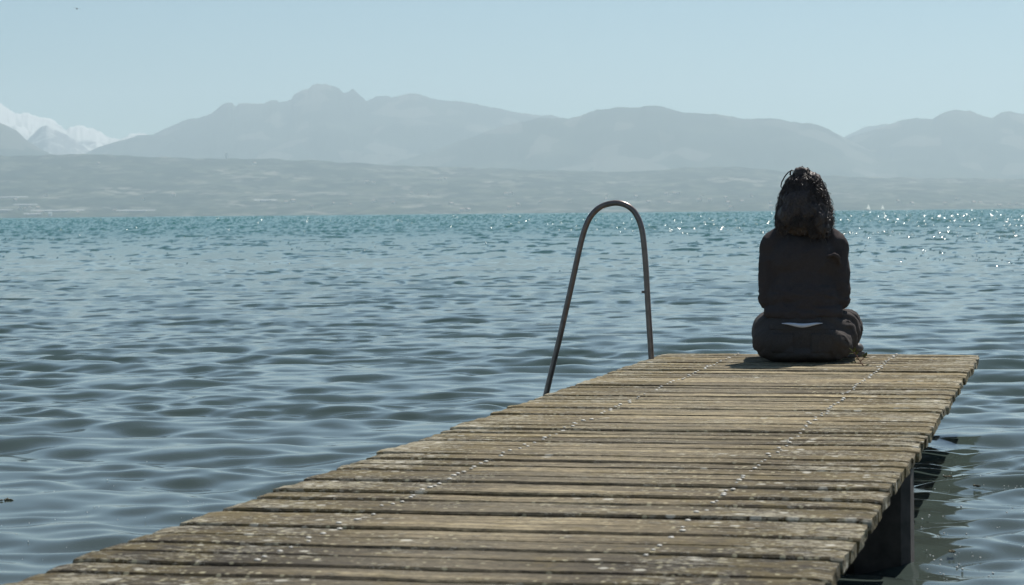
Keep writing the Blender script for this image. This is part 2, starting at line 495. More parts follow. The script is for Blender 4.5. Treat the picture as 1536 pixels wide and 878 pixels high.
# ------------------------------------------------------------------ lake: one sheet of waves
def lake():
    K = 2400.0 * CAM_Z
    rows = [0.03, 0.3, 0.7, 1.1, 1.5, 1.8]
    r = 2.0
    while r < 9900:
        rows.append(r)
        r += max(0.022, 0.75 * r * r / K) if r < 2500 else r * 0.3
    rows = np.array(rows + [10400.0])
    half = R(17.5)
    fine = np.arange(-half, half, 1.15 / 2400.0)
    left = -half - (math.pi - half) * (np.linspace(0, 1, 40)[1:]) ** 1.6
    az = np.concatenate([left[::-1], fine, -left])
    RR, AA = np.meshgrid(rows, az, indexing='ij')
    # tiny jitter of the far samples so that no rings show
    X = RR * np.sin(AA)
    Y = RR * np.cos(AA)
    H = np.zeros_like(X)
    GX = np.zeros_like(X)
    GY = np.zeros_like(X)
    n = 96
    lam = np.exp(rng.uniform(math.log(0.17), math.log(1.05), n))
    th = rng.normal(R(-100), R(36), n)            # running towards the camera and a little to the left
    sl = np.where(lam < 0.34, 0.55, 1.0) * rng.uniform(0.5, 1.2, n)
    sl *= 0.094 * math.sqrt(2) / math.sqrt((sl ** 2).sum())
    ph = rng.uniform(0, 2 * math.pi, n)
    # patches of stronger and weaker ripple
    gain = np.ones_like(X)
    for i in range(9):
        L = rng.uniform(5, 40)
        t2 = rng.uniform(0, math.pi)
        gain += 0.085 * np.sin(2 * math.pi / L * (X * math.cos(t2) * 0.6 + Y * math.sin(t2)) + rng.uniform(0, 6.28))
    gain = np.clip(gain, 0.72, 1.5)
    for k in range(n):
        kk = 2 * math.pi / lam[k]
        P = kk * (X * math.cos(th[k]) + Y * math.sin(th[k])) + ph[k]
        a = sl[k] / kk
        P = np.remainder(P, 2 * math.pi).astype(np.float32)
        c = np.cos(P)
        s = np.sin(P)
        H += a * (s + 0.12 * (1 - 2 * s * s))     # slightly peaked
        d = sl[k] * (c - 0.48 * s * c)
        GX += d * math.cos(th[k])
        GY += d * math.sin(th[k])
    # fine wind ripple riding on the small waves, in cat's paws
    paw = np.zeros_like(X)
    for i in range(8):
        L = rng.uniform(1.6, 9)
        t2 = rng.uniform(0, math.pi)
        paw += np.sin(2 * math.pi / L * (X * math.cos(t2) * 0.6 + Y * math.sin(t2)) + rng.uniform(0, 6.28))
    paw = np.clip(0.75 + 0.30 * paw, 0.12, 1.8) * (1 + 0.9 * np.clip((13 - RR) / 5, 0, 1)) * np.clip((90 - RR) / 40, 0, 1)
    ns = int((rows < 92).sum())
    nb = 44
    lamb = np.exp(rng.uniform(math.log(0.13), math.log(0.34), nb))
    thb = rng.normal(R(-98), R(42), nb)
    slb = rng.uniform(0.5, 1.2, nb)
    slb *= 0.052 * math.sqrt(2) / math.sqrt((slb ** 2).sum())
    phb = rng.uniform(0, 2 * math.pi, nb)
    for k in range(nb):
        kk = 2 * math.pi / lamb[k]
        P = np.remainder(kk * (X[:ns] * math.cos(thb[k]) + Y[:ns] * math.sin(thb[k])) + phb[k], 2 * math.pi).astype(np.float32)
        H[:ns] += slb[k] / kk * np.sin(P) * paw[:ns]
        d = slb[k] * np.cos(P) * paw[:ns]
        GX[:ns] += d * math.cos(thb[k])
        GY[:ns] += d * math.sin(thb[k])
    # open water beyond the sheltered shallows is rougher
    far = np.clip((np.log(np.maximum(RR, 1)) - math.log(34)) / (math.log(165) - math.log(34)), 0, 1)
    far = far * far * (3 - 2 * far)
    gain = gain * (1 + 0.30 * np.clip((13 - RR) / 6, 0, 1))
    g = gain * (1 + 1.0 * far)
    H *= gain * (1 + 0.4 * far)
    GX *= g
    GY *= g
    # slope along the line of sight, radial and tangential
    er_x, er_y = np.sin(AA), np.cos(AA)
    SR = GX * er_x + GY * er_y                     # >0: face looks at the camera
    ST = GX * er_y - GY * er_x
    graze = CAM_Z / np.maximum(RR, 0.5)
    # at a grazing view only faces towards the viewer can be seen: wave backs are hidden by the crests
    wv = np.clip((RR - 50) / 90, 0, 1)
    SRv = np.where(SR < 0.3 * 0 - graze, np.abs(SR) * 0.75, SR)
    SR = SR * (1 - wv) + SRv * wv
    # short steep fronts: the small ripples are flat most of the way and steepen at their faces
    SR = SR * 0.70 + 1.5 * np.maximum(0, SR - 0.09) * np.clip((RR - 5) / 8, 0, 1) * (1 - 0.6 * far)
    GX = SR * er_x + ST * er_y
    GY = SR * er_y - ST * er_x
    # added glitter: random far normals aim between sun and camera, more to the right
    hx, hy, hz_ = sun_dir.x - er_x, sun_dir.y - er_y, sun_dir.z + graze
    pr_ = far * (0.006 + 0.075 * np.clip((AA + 0.03) / 0.25, 0, 1) ** 1.5 + 0.010 * np.clip((AA + 0.22) / 0.2, 0, 1)) * np.clip((2600 - RR) / 1500, 0.25, 1) * np.clip(gain, 0.3, 1.7)
    uu, vv = X / np.maximum(RR, 1) * 30, np.log(np.maximum(RR, 1)) * 5
    flock = sum(np.sin(a_ * uu + b_ * vv + c_) for a_, b_, c_ in rng.uniform(0, 1, (7, 3)) * np.array([2.2, 2.6, 6.28]) + np.array([0.3, 0.2, 0]))
    pr_ = pr_ * np.clip(0.75 + 0.42 * flock, 0.08, 2.6)
    br = rng.random(X.shape) < pr_
    GX = np.where(br, -hx / hz_ + rng.normal(0, 0.17, X.shape), GX)
    GY = np.where(br, -hy / hz_ + rng.normal(0, 0.17, X.shape), GY)
    H *= np.clip((RR - 0.2) / 1.0, 0, 1)
    NV = np.stack([-GX, -GY, np.ones_like(GX)], -1)
    NV /= np.linalg.norm(NV, axis=-1, keepdims=True)
    V = np.stack([X, Y, H], -1)
    fc = grid_faces(len(rows), len(az))
    o = np_mesh('lake', V.reshape(-1, 3), fc, M_water, True, NV.reshape(-1, 3))
    tag(o, kind='structure')
lake()

# ------------------------------------------------------------------ far shore and mountains
def profile(pts):
    xs = np.array([p[0] for p in pts], float)
    ys = np.array([p[1] for p in pts], float)
    return lambda x: np.interp(x, xs, ys)

def ridge(name, pts, D, front, back, mat, rough=1.0, step=2.5, seed=0, power=1.25, relief=0.10):
    """a mountain chain whose crest runs at distance D; slopes fall away in front and behind"""
    pf = profile(pts)
    px = np.arange(pts[0][0], pts[-1][0] + 0.1, step)
    nf, nb = 34, 10
    V = []
    rows = [(t, 0) for t in np.linspace(0, 1, nf)] + [(t, 1) for t in np.linspace(1, 0, nb)[1:]]
    crest = (hz(px) - pf(px)) / F * D
    kw = np.exp(-0.5 * (np.arange(-60, 61) * step / 26.0) ** 2)
    soft = np.convolve(np.pad(crest, 60, mode='edge'), kw / kw.sum(), 'valid')
    for t, side in rows:
        rr = D - front * (1 - t) if side == 0 else D + back * (1 - t)
        for i, p in enumerate(px):
            x = (p - 768) / F * rr
            jig = (fbm((p * 0.045 + seed, rr * 0.0016, 0.3), 5) + 0.8 * fbm((p * 0.19 + seed, rr * 0.004, 4.3), 4)) * rough / F * D if t > 0.6 else 0
            q = t ** 9
            h = (crest[i] * q + soft[i] * (1 - q)) * (t ** power) + jig * max(0, (t - 0.6) / 0.4)
            rel = (abs(fbm((x * 0.0011 + seed, rr * 0.0007, 1.7), 6)) - 0.35) * relief * soft[i] * 4 * t * (1 - t)
            V.append((x, rr, CAM_Z * t + h + rel - 4 * (1 - t)))
    o = np_mesh(name, np.array(V), grid_faces(len(rows), len(px)), mat)
    tag(o, kind='structure')
    return o

main = [(120, 250), (178, 231), (205, 214.5), (236, 201), (260, 189.5), (284, 178.6), (302, 177), (321, 170), (335, 159), (343, 154.7),
        (352, 154.7), (355.5, 161), (362, 155), (389, 156.4), (397, 156.4), (410, 150.6), (419, 151), (422, 154.7), (441, 150.6), (443, 144),
        (458, 136), (466, 135), (470, 130), (478, 125.6), (492, 126.6), (512, 133), (519, 140), (527, 137), (531, 133.5), (534, 134),
        (538, 139), (553, 153), (560, 149.5), (567, 145), (584, 144.4), (591, 147), (618, 141), (632, 142), (649, 148), (669, 151),
        (703, 154.7), (738, 161.5), (765, 166.6), (802, 173), (813, 174.5), (821, 173), (830, 173.5), (850, 178), (900, 190), (980, 225)]
ridge('mountain_range', main, 24000, 7000, 3000, M_mtn, 1.1, 2.0, 3)
mid = [(540, 262), (580, 247), (625, 235), (676, 218), (717, 204), (734, 197), (765, 188), (809, 178), (854, 178), (871, 175), (881, 171),
       (898, 165), (912, 165), (929, 160.5), (960, 161.5), (970, 158.5), (990, 159.5), (1004, 163), (1024, 169), (1070, 171), (1075, 170.4),
       (1113, 179), (1152, 178), (1171, 179.6), (1205, 185.5), (1219, 184.8), (1239, 192), (1256, 201), (1267, 206), (1300, 222), (1350, 250)]
ridge('mountain_range', mid, 19500, 4500, 3000, M_mtn, 1.0, 2.5, 9)
right = [(1225, 245), (1262, 212), (1290, 201), (1320, 193), (1352, 182), (1373, 178), (1400, 179), (1409, 173), (1417, 169), (1434, 165),
         (1455, 166.6), (1468, 172.5), (1489, 177.6), (1495, 174), (1502, 169.4), (1513, 167), (1536, 171.8), (1600, 182), (1720, 200), (1900, 240)]
ridge('mountain_range', right, 21000, 5500, 3000, M_mtn, 1.0, 2.5, 15)
ridge('mountain_range', [(1230, 228), (1262, 209), (1275, 202), (1301, 190.6), (1328, 186.5), (1350, 188), (1400, 200)], 25000, 3000, 2000, M_mtn, 0.8, 2.5, 21)
ridge('mountain_range', [(-420, 235), (-260, 190), (-120, 165), (-40, 178), (0, 184), (14, 189.5), (29, 197), (41, 209), (58, 220), (80, 231.6), (100, 240)], 19000, 4000, 2500, M_mtn, 1.0, 2.5, 27)
ridge('mountain_range', [(105, 240), (130, 231), (150, 221), (185, 211), (212, 203.5), (225, 202.5), (260, 206), (320, 225)], 23000, 3000, 1500, M_mtn, 0.8, 2.5, 33)
ridge('snow_mountain', [(-300, 235), (-160, 190), (-60, 160), (-20, 150), (0, 153), (3, 154), (14, 161.5), (27, 170), (48, 171), (68, 177), (80, 178),
                        (92, 187), (103, 196), (109, 190.5), (128, 189), (143, 192), (154, 199), (164, 206), (185, 209), (198, 201), (212, 199), (222, 202), (300, 225)],
      25500, 4500, 1500, M_snow, 1.8, 1.5, 41, 0.9, 0.35)
ridge('snow_mountain', [(25, 226), (46, 209), (65, 191.6), (73, 189.5), (82, 194), (102, 202.5), (120, 213), (140, 228)], 23500, 2500, 1200, M_snow2, 1.2, 1.5, 47, 1.0, 0.3)

hill_pts = [(-900, 236), (-300, 234), (0, 233), (55, 234.5), (79, 233), (130, 231), (178, 233), (239, 236), (307, 237.5), (376, 238.5), (478, 241),
            (512, 243.5), (580, 247), (649, 250.5), (751, 253), (820, 255.5), (922, 258), (985, 256), (1024, 252), (1102, 251), (1160, 256),
            (1229, 264), (1331, 266), (1536, 269), (2000, 272), (2600, 274)]
hp = profile(hill_pts)
SHORE, HTOP = 9600.0, 13500.0
def hill_h(px, r):
    t = min(max((r - SHORE) / (HTOP - SHORE), 0), 1)
    crest = (hz(px) - float(hp(px))) / F * HTOP
    x = (px - 768) / F * r
    sh = 0.72 * t + 0.28 * t * t
    bumps = fbm((x * 0.0007, r * 0.0006, 5.1), 5) * 26 * min(1, t * 5) * (1 - 0.6 * t)
    return crest * sh + bumps + 1.5
def hills():
    px = np.arange(-700, 2300, 3.0)
    rr = list(np.linspace(SHORE, HTOP, 90)) + [14200, 15200, 17000]
    V = []
    for r in rr:
        for p in px:
            x = (p - 768) / F * r
            if r <= HTOP:
                z = hill_h(p, r) if r > SHORE else -2.0
                z += noise.noise(Vector((x * 0.013, r * 0.013, 0))) * 7 * min(1, (r - SHORE) / 300)
            else:
                z = hill_h(p, HTOP) * (1 - (r - HTOP) / 5200)
            V.append((x, r, z))
    o = np_mesh('hills', np.array(V), grid_faces(len(rr), len(px)), M_hill)
    tag(o, kind='structure')
hills()

# ------------------------------------------------------------------ hazy summer air
HAZE = 6.0e-5
def haze():
    bm = bmesh.new()
    box(bm, (-16000, -300, -6), (16000, 27500, 1420))
    mt = bpy.data.materials.new('hazy_air')
    mt.use_nodes = True
    nt = mt.node_tree
    nt.nodes.remove(nt.nodes['Principled BSDF'])
    v = N(nt, 'ShaderNodeVolumePrincipled')
    v.inputs['Color'].default_value = (0.795, 0.928, 1.0, 1)
    v.inputs['Density'].default_value = HAZE
    v.inputs['Anisotropy'].default_value = 0.35
    nt.links.new(v.outputs[0], nt.nodes['Material Output'].inputs['Volume'])
    tag(obj('haze', bm, mt), kind='stuff')
haze()

# ------------------------------------------------------------------ jetty
VPX = 1617.0
ax = ray(VPX, hz(VPX))
AX = Vector((ax.x, ax.y, 0)).normalized()            # along the jetty, outwards
SX = Vector((AX.y, -AX.x, 0))                        # across, to the right
PL, PR_ = on_z(1000, 530), on_z(1470, 534)
END = max(PL.dot(AX), PR_.dot(AX))
END = 0.5 * (PL.dot(AX) + PR_.dot(AX))
lefts = [on_z(*p).dot(SX) for p in ((1000, 530), (800, 598), (525, 690), (170, 820))]
rights = [on_z(*p).dot(SX) for p in ((1470, 534), (1380, 672), (1250, 848))]
XL, XR = sum(lefts) / 4, sum(rights) / 3
XC = 0.5 * (XL + XR)
HALF = 0.5 * (XR - XL)
print('DOCK', 'lefts', [round(a, 3) for a in lefts], 'rights', [round(a, 3) for a in rights], 'end', PL.dot(AX), PR_.dot(AX), 'width', XR - XL)
J0 = SX * XC + AX * END
J0.z = DECK_Z
JM = Matrix((SX, AX, Vector((0, 0, 1)))).transposed().to_4x4()
JM.translation = J0
def jetty_local(p):
    return JM.inverted() @ p

jetty = bpy.data.objects.new('jetty', None)
link(jetty)
jetty.matrix_world = JM
tag(jetty, 'long weathered grey plank jetty on dark piles running out over the lake', 'jetty')

NAIL_X = []
for p in ((1024, 568), (1320, 552)):
    NAIL_X.append(jetty_local(on_z(*p)).x)
planks = []
def deck():
    bm = bmesh.new()
    cl = bm.loops.layers.float_color.new('plank')
    y = 0.0
    TH = 0.030
    pr = random.Random(5)
    while y > -14.5:
        wd = pr.choice((0.112, 0.122, 0.126, 0.130, 0.138)) + pr.uniform(-0.005, 0.005)
        gap = pr.uniform(0.017, 0.030) if pr.random() < 0.82 else pr.uniform(0.008, 0.013)
        y1, y0 = y, y - wd + gap
        xl = -HALF + pr.gauss(0, 0.0028)
        xr = HALF + pr.gauss(0, 0.0028)
        if pr.random() < 0.06:
            xl -= 0.012
        z = pr.uniform(-0.003, 0.003)
        tilt = pr.uniform(-0.003, 0.003)
        roll = pr.uniform(-0.012, 0.012)
        cup = pr.uniform(-0.002, 0.003)
        sd_ = pr.uniform(0, 100)
        col = (pr.random(), pr.random(), 0, 1)
        planks.append((y0, y1, z))
        ns = 46
        rings = []
        for i in range(ns + 1):
            t = i / ns
            x = xl + (xr - xl) * t
            e = 0.004 * (fbm((x * 9, sd_, 0), 4))
            e2 = 0.004 * (fbm((x * 9, sd_, 7), 4))
            zz = z + tilt * (t - 0.5) + 0.0025 * fbm((x * 3, sd_, 3), 3)
            b_ = 0.0045
            endr = 0.0
            if i in (0, ns):
                endr = 0.003
            ya, yb = y0 + e + endr * .5, y1 + e2 - endr * .5
            ym = (ya + yb) / 2
            dz = roll * wd / 2
            prof = [(ya, zz - TH - dz), (ya, zz - b_ - endr - dz), (ya + b_ * 0.8, zz - endr - dz), (ym, zz + cup - endr),
                    (yb - b_ * 0.8, zz - endr + dz), (yb, zz - b_ - endr + dz), (yb, zz - TH + dz)]
            xo = x + (0.004 * fbm((sd_, 2, 0.5)) if i in (0, ns) else 0)
            rings.append([bm.verts.new((xo + (0.005 * noise.noise(Vector((yy * 30, sd_, zz2 * 90))) if i in (0, ns) else 0), yy, zz2)) for yy, zz2 in prof])
        fs = []
        for i in range(ns):
            for k in range(7):
                k2 = (k + 1) % 7
                fs.append(bm.faces.new((rings[i][k], rings[i][k2], rings[i + 1][k2], rings[i + 1][k])))
        fs.append(bm.faces.new(list(reversed(rings[0]))))
        fs.append(bm.faces.new(rings[-1]))
        for f in fs:
            for l in f.loops:
                l[cl] = col
        y -= wd
    bmesh.ops.recalc_face_normals(bm, faces=bm.faces)
    d = obj('deck', bm, M_wood, jetty)
    tag(d, 'weathered planks flecked with white lichen')
    # two rows of pale nail heads, a pair per plank in each row; the nearest hundred in view are parts of their own
    spots = []
    for nx in NAIL_X:
        for (y0, y1, z) in planks:
            for yy in (y0 + 0.026, y1 - 0.026):
                if random.random() < 0.07:
                    continue
                c = Vector((nx + random.gauss(0, 0.006), yy + random.gauss(0, 0.008), z + 0.0015))
                spots.append((c, random.uniform(0.0042, 0.0072)))
    spots.sort(key=lambda q: q[0].y)
    seen = [q for q in spots if (JM @ q[0]).y > 4.3]
    near, rest = seen[:100], seen[100:]
    proto = None
    for c, rr in near:
        if proto is None:
            bm = bmesh.new()
            bmesh.ops.create_uvsphere(bm, u_segments=10, v_segments=7, radius=1, matrix=Matrix.Diagonal(Vector((1, 1, 0.38, 1))))
            n = proto = obj('nail', bm, M_nail, jetty, True)
        else:
            n = proto.copy()
            link(n, jetty)
        n.location = c
        n.scale = (rr, rr, rr)
    bm = bmesh.new()
    for c, rr in rest:
        bmesh.ops.create_uvsphere(bm, u_segments=9, v_segments=6, radius=1,
                                  matrix=Matrix.Translation(c) @ Matrix.Diagonal(Vector((rr, rr, rr * 0.55, 1))))
    tag(obj('distant_nails', bm, M_nail, jetty, True), kind='stuff')
deck()
# stringers under the planks, cross beams and piles
for bx_ in (-HALF + 0.22, 0.0, HALF - 0.22):
    bm = bmesh.new()
    box(bm, (bx_ - 0.045, -14.4, -0.150), (bx_ + 0.045, -0.10, -0.036))
    bmesh.ops.bevel(bm, geom=bm.edges[:], offset=0.006, segments=1, affect='EDGES')
    obj('stringer', bm, M_beam, jetty)
post_y = jetty_local(on_z(1371, 678)).y
def pile(x, y, hw, hd):
    bm = bmesh.new()
    n = 14
    rings = []
    for i in range(n + 1):
        z = -2.1 + (2.1 - 0.038) * i / n
        ring = []
        for k in range(20):
            a = 2 * math.pi * k / 20
            ca, sa = math.cos(a), math.sin(a)
            q = 1 / max(abs(ca), abs(sa)) * 0.97
            q = min(q, 1.22)
            g = 1 + 0.025 * noise.noise(Vector((ca * 2 + x, sa * 2 + y, z * 3)))
            ring.append(bm.verts.new((x + hw * ca * q * g, y + hd * sa * q * g, z)))
        rings.append(ring)
    for i in range(n):
        for k in range(20):
            bm.faces.new((rings[i][k], rings[i][(k + 1) % 20], rings[i + 1][(k + 1) % 20], rings[i + 1][k]))
    bm.faces.new(rings[-1])
    bm.faces.new(list(reversed(rings[0])))
    obj('pile', bm, M_post, jetty)
pile(HALF - 0.088, post_y - 0.02, 0.085, 0.10)
pile(-HALF + 0.33, post_y - 0.02, 0.085, 0.10)
for yy in (-0.9, post_y - 3.6):
    for s in (-1, 1):
        pile(s * (HALF - 0.46), yy, 0.085, 0.10)
for yy in (-0.9, post_y - 0.02, post_y - 3.6):
    bm = bmesh.new()
    xe = 0.215 if yy == post_y - 0.02 else 0.34
    box(bm, (-HALF + xe, yy - 0.05, -0.262), (HALF - xe, yy + 0.05, -0.153))
    obj('cross_beam', bm, M_beam, jetty)

# ------------------------------------------------------------------ handrail hoop of the bathing ladder
def handrail():
    base = on_z(977, 538)
    P = [(820, 588), (830, 546), (840, 505), (849, 465), (858, 425), (866, 388), (873, 358), (879, 339), (886, 325), (896, 314), (908, 307.5), (924, 304.6),
         (938, 307.5), (949, 315), (957, 327), (962, 341), (965, 358), (968, 390), (970.5, 430), (973, 475), (975.3, 510), (977, 538)]
    pts = [on_plane(px, py, base, AX) for px, py in P]
    pts = [pts[0] + (pts[0] - pts[2]) * t for t in (4.2, 2.0, 1.0)] + pts
    d = (pts[-1] - pts[-3]).normalized()
    pts += [pts[-1] + d * 0.10, pts[-1] + d * 0.22]
    # smooth with Catmull-Rom
    sm = []
    for i in range(len(pts) - 1):
        p0, p1, p2, p3 = pts[max(i - 1, 0)], pts[i], pts[i + 1], pts[min(i + 2, len(pts) - 1)]
        for k in range(5):
            t = k / 5
            sm.append(0.5 * ((2 * p1) + (p2 - p0) * t + (2 * p0 - 5 * p1 + 4 * p2 - p3) * t * t + (3 * p1 - p0 - 3 * p2 + p3) * t ** 3))
    sm.append(pts[-1])
    root = bpy.data.objects.new('ladder_handrail', None)
    link(root)
    root.location = base
    tag(root, 'tall dark steel hoop handrail at the left edge of the jetty', 'handrail')
    bm = bmesh.new()
    tube(bm, [p - base for p in sm], 0.0126, 16)
    obj('rail_tube', bm, M_rail, root, True)
    # small bolt stub on the inner leg
    c = on_plane(969.5, 438, base, AX) - base
    bm = bmesh.new()
    tube(bm, [c, c - SX * 0.020], 0.0055, 10)
    obj('bolt', bm, M_rail, root, True)
    # clamp holding the inner leg against the plank ends
    q = sm[-1] - base
    bm = bmesh.new()
    tube(bm, [q + Vector((0, 0, 0.02)), q + Vector((0, 0, 0.05))], 0.019, 14)
    box(bm, q + Vector((0.0, -0.03, 0.018)), q + Vector((0.11, 0.03, 0.052)))
    obj('clamp', bm, M_rail, root, False)
handrail()

# ------------------------------------------------------------------ seated person
def person():
    seat = on_z(1206, 543)
    rot = Matrix((SX, AX, Vector((0, 0, 1)))).transposed().to_4x4()
    rot = Matrix.Rotation(R(3), 4, 'Z') @ rot
    z0 = 0.0
    # --- body: head, neck, trunk, arms with hands, crossed legs, one surface
    bm = bmesh.new()
    ell(bm, (0, 0.060, 0.700), (0.074, 0.092, 0.100))
    ell(bm, (0, 0.105, 0.650), (0.055, 0.055, 0.055))           # jaw
    ell(bm, (0, 0.160, 0.655), (0.012, 0.016, 0.022), (R(-20), 0, 0))   # nose
    ell(bm, (0, 0.148, 0.625), (0.020, 0.012, 0.010))           # lips
    ell(bm, (0, 0.140, 0.598), (0.022, 0.018, 0.018))           # chin
    for s in (-1, 1):
        ell(bm, (s * 0.076, 0.055, 0.665), (0.010, 0.020, 0.030))
        ell(bm, (s * 0.028, 0.142, 0.690), (0.016, 0.010, 0.007))
    cone(bm, (0, 0.045, 0.50), (0, 0.055, 0.63), 0.052, 0.048)
    ell(bm, (0, 0.03, 0.42), (0.135, 0.085, 0.12))
    ell(bm, (0, 0.02, 0.26), (0.115, 0.08, 0.15))
    ell(bm, (0, 0.01, 0.115), (0.16, 0.105, 0.105))
    cone(bm, (-0.12, 0.045, 0.488), (0.12, 0.045, 0.488), 0.042, 0.042)
    for s in (-1, 1):
        limb(bm, [(s * 0.135, 0.045, 0.48), (s * 0.143, 0.045, 0.255), (s * 0.062, 0.245, 0.235)], [0.040, 0.033, 0.022])
        pc = Vector((s * 0.045, 0.285, 0.232))
        ell(bm, pc, (0.036, 0.042, 0.014), (0, 0, R(18 * s)))
        for k, L in enumerate((0.058, 0.066, 0.062, 0.048)):
            a = pc + Vector((s * (0.026 - 0.017 * k) , 0.032, 0))
            mdp = a + Vector((-s * 0.010, L * 0.5, 0.001))
            limb(bm, [a, mdp, mdp + Vector((-s * 0.008, L * 0.36, -0.016))], [0.0085, 0.008, 0.0068])
        a = pc + Vector((-s * 0.030, -0.010, 0.004))
        limb(bm, [a, a + Vector((-s * 0.022, 0.020, 0.006)), a + Vector((-s * 0.028, 0.045, 0.002))], [0.011, 0.0095, 0.008])
        limb(bm, [(s * 0.10, 0.02, 0.10), (s * 0.155, 0.36, 0.135), (-s * 0.15, 0.30, 0.055 + 0.02 * (s > 0))], [0.080, 0.052, 0.034])
    body = fused('person', bm, M_skin, None, 0.0075, 4)
    body.matrix_world = Matrix.Translation(seat) @ rot
    tag(body, 'person with curly brown hair and dark top sitting at the jetty end, back turned', 'person')
    # --- dark knit top
    bm = bmesh.new()
    ell(bm, (0, 0.03, 0.425), (0.152, 0.100, 0.125))
    ell(bm, (0, 0.022, 0.30), (0.135, 0.098, 0.15))
    ell(bm, (0, 0.010, 0.225), (0.142, 0.108, 0.080))
    ell(bm, (0, 0.010, 0.205), (0.168, 0.118, 0.055))
    ell(bm, (0, 0.012, 0.27), (0.150, 0.108, 0.09))
    cone(bm, (-0.128, 0.045, 0.490), (0.126, 0.045, 0.488), 0.054, 0.054)
    cone(bm, (-0.06, 0.05, 0.530), (0.06, 0.05, 0.530), 0.048, 0.048)
    for s in (-1, 1):
        limb(bm, [(s * 0.03, 0.05, 0.565), (s * 0.125, 0.047, 0.498)], [0.045, 0.048])
    cone(bm, (0, 0.05, 0.50), (0, 0.058, 0.585), 0.070, 0.055)
    for s in (-1, 1):
        limb(bm, [(s * 0.136, 0.045, 0.482), (s * 0.146, 0.040, 0.37), (s * 0.146, 0.040, 0.262), (s * 0.066, 0.235, 0.236)], [0.050, 0.046, 0.043, 0.032])
    # gathered fold behind the right upper arm
    limb(bm, [(0.108, -0.052, 0.440), (0.128, -0.048, 0.448), (0.146, -0.030, 0.436), (0.150, -0.020, 0.41)], [0.007, 0.011, 0.011, 0.008])
    def ridge_n(x, y, z):
        return 0.5 - abs(fbm((x, y, z), 3))
    def dtop(c):
        # drag folds running from the shoulders to the waist, rumpled at waist and elbows
        f = 0.010 * ridge_n(c.x * 9 + c.z * 5, c.y * 9, c.z * 7 - c.x * 8)
        low = min(1, max(0, (0.36 - c.z) / 0.1))
        f += 0.013 * low * ridge_n(c.x * 7 + c.z * 6, c.y * 8 + 3, c.z * 27)
        if c.z < 0.178:                               # thick rolled hem
            f += 0.004
        f += 0.0025 * fbm((c.x * 26, c.y * 26, c.z * 26), 3)
        return f - 0.003
    fused('knit_top', bm, M_top, body, 0.0065, 5, dtop)
    # --- trousers
    bm = bmesh.new()
    ell(bm, (0, 0.00, 0.112), (0.190, 0.130, 0.120))
    ell(bm, (-0.075, -0.005, 0.085), (0.140, 0.125, 0.090))
    ell(bm, (0.075, -0.005, 0.085), (0.135, 0.125, 0.090))
    ell(bm, (0, 0.01, 0.180), (0.140, 0.110, 0.05))
    ell(bm, (0, 0.0, 0.040), (0.196, 0.136, 0.042))
    for s in (-1, 1):
        limb(bm, [(s * 0.115, 0.03, 0.105), (s * 0.145, 0.20, 0.122), (s * 0.158, 0.355, 0.135), (0.0, 0.365, 0.085), (-s * 0.13, 0.31, 0.062)],
             [0.102, 0.086, 0.066, 0.056, 0.046])
    limb(bm, [(0.128, 0.05, 0.125), (0.150, 0.16, 0.128)], [0.094, 0.082])
    def dtr(c):
        f = 0.009 * (0.4 - abs(fbm((c.x * 9 - c.z * 6, c.y * 9, c.z * 15 + abs(c.x) * 10), 3))) + 0.002 * fbm((c.x * 28, c.y * 28, c.z * 28), 3)
        if c.x > 0.08:
            f += 0.008 * math.sin(c.y * 62 + c.z * 22 + 4 * fbm((c.x * 7, c.y * 7, c.z * 7), 3))
        if c.z < 0.02:
            f = min(f, 0)
        return f
    tr = fused('trousers', bm, M_trous, body, 0.007, 5, dtr)
    for v in tr.data.vertices:                   # rests flat on the planks
        if v.co.z < 0.004:
            v.co.z = 0.004
    def behind(bmx, x0, x1, z0, z1, off, th):
        # thin patch of cloth lying on the back of the trousers
        nx, nz = 14, 8
        g = []
        for i in range(nx + 1):
            row = []
            for k in range(nz + 1):
                x = x0 + (x1 - x0) * i / nx; z = z0 + (z1 - z0) * k / nz
                ok, loc, nrm, _ = tr.ray_cast(Vector((x, -0.6, z)), Vector((0, 1, 0)))
                row.append(bmx.verts.new((loc + nrm * off) if ok else Vector((x, -0.10, z))))
            g.append(row)
        for i in range(nx):
            for k in range(nz):
                bmx.faces.new((g[i][k], g[i + 1][k], g[i + 1][k + 1], g[i][k + 1]))
        bmesh.ops.recalc_face_normals(bmx, faces=bmx.faces)
        bmesh.ops.solidify(bmx, geom=bmx.faces[:], thickness=th)
    for x0 in (-0.125, 0.035):
        bm = bmesh.new()
        behind(bm, x0, x0 + 0.09, 0.045, 0.125, 0.0022, 0.003)
        obj('back_pocket', bm, M_trous, tr, True)
    bm = bmesh.new()
    behind(bm, -0.135, 0.135, 0.140, 0.158, 0.003, 0.004)
    obj('waistband', bm, M_trous, tr, True)
    # --- strip of pale shirt between top and trousers
    bm = bmesh.new()
    nseg = 22
    top, bot = [], []
    for i in range(nseg + 1):
        t = i / nseg
        x = -0.083 + 0.166 * t
        th = 0.0072 * (1 - abs(2 * t - 1) ** 1.6) + 0.001
        yb = -0.1175 - 0.012 * math.cos(math.pi * (t - 0.5))
        zc = 0.1655 - 0.006 * math.cos(math.pi * (t - 0.5)) + 0.002 * math.sin(9 * t)
        ring = [bm.verts.new((x, yb, zc + th)), bm.verts.new((x, yb - 0.008, zc + th * 0.2)), bm.verts.new((x, yb - 0.004, zc - th)), bm.verts.new((x, yb + 0.03, zc))]
        top.append(ring)
    for i in range(nseg):
        for k in range(4):
            bm.faces.new((top[i][k], top[i][(k + 1) % 4], top[i + 1][(k + 1) % 4], top[i + 1][k]))
    bm.faces.new(top[0]); bm.faces.new(list(reversed(top[-1])))
    bmesh.ops.recalc_face_normals(bm, faces=bm.faces)
    obj('shirt_hem', bm, M_shirt, body, True)
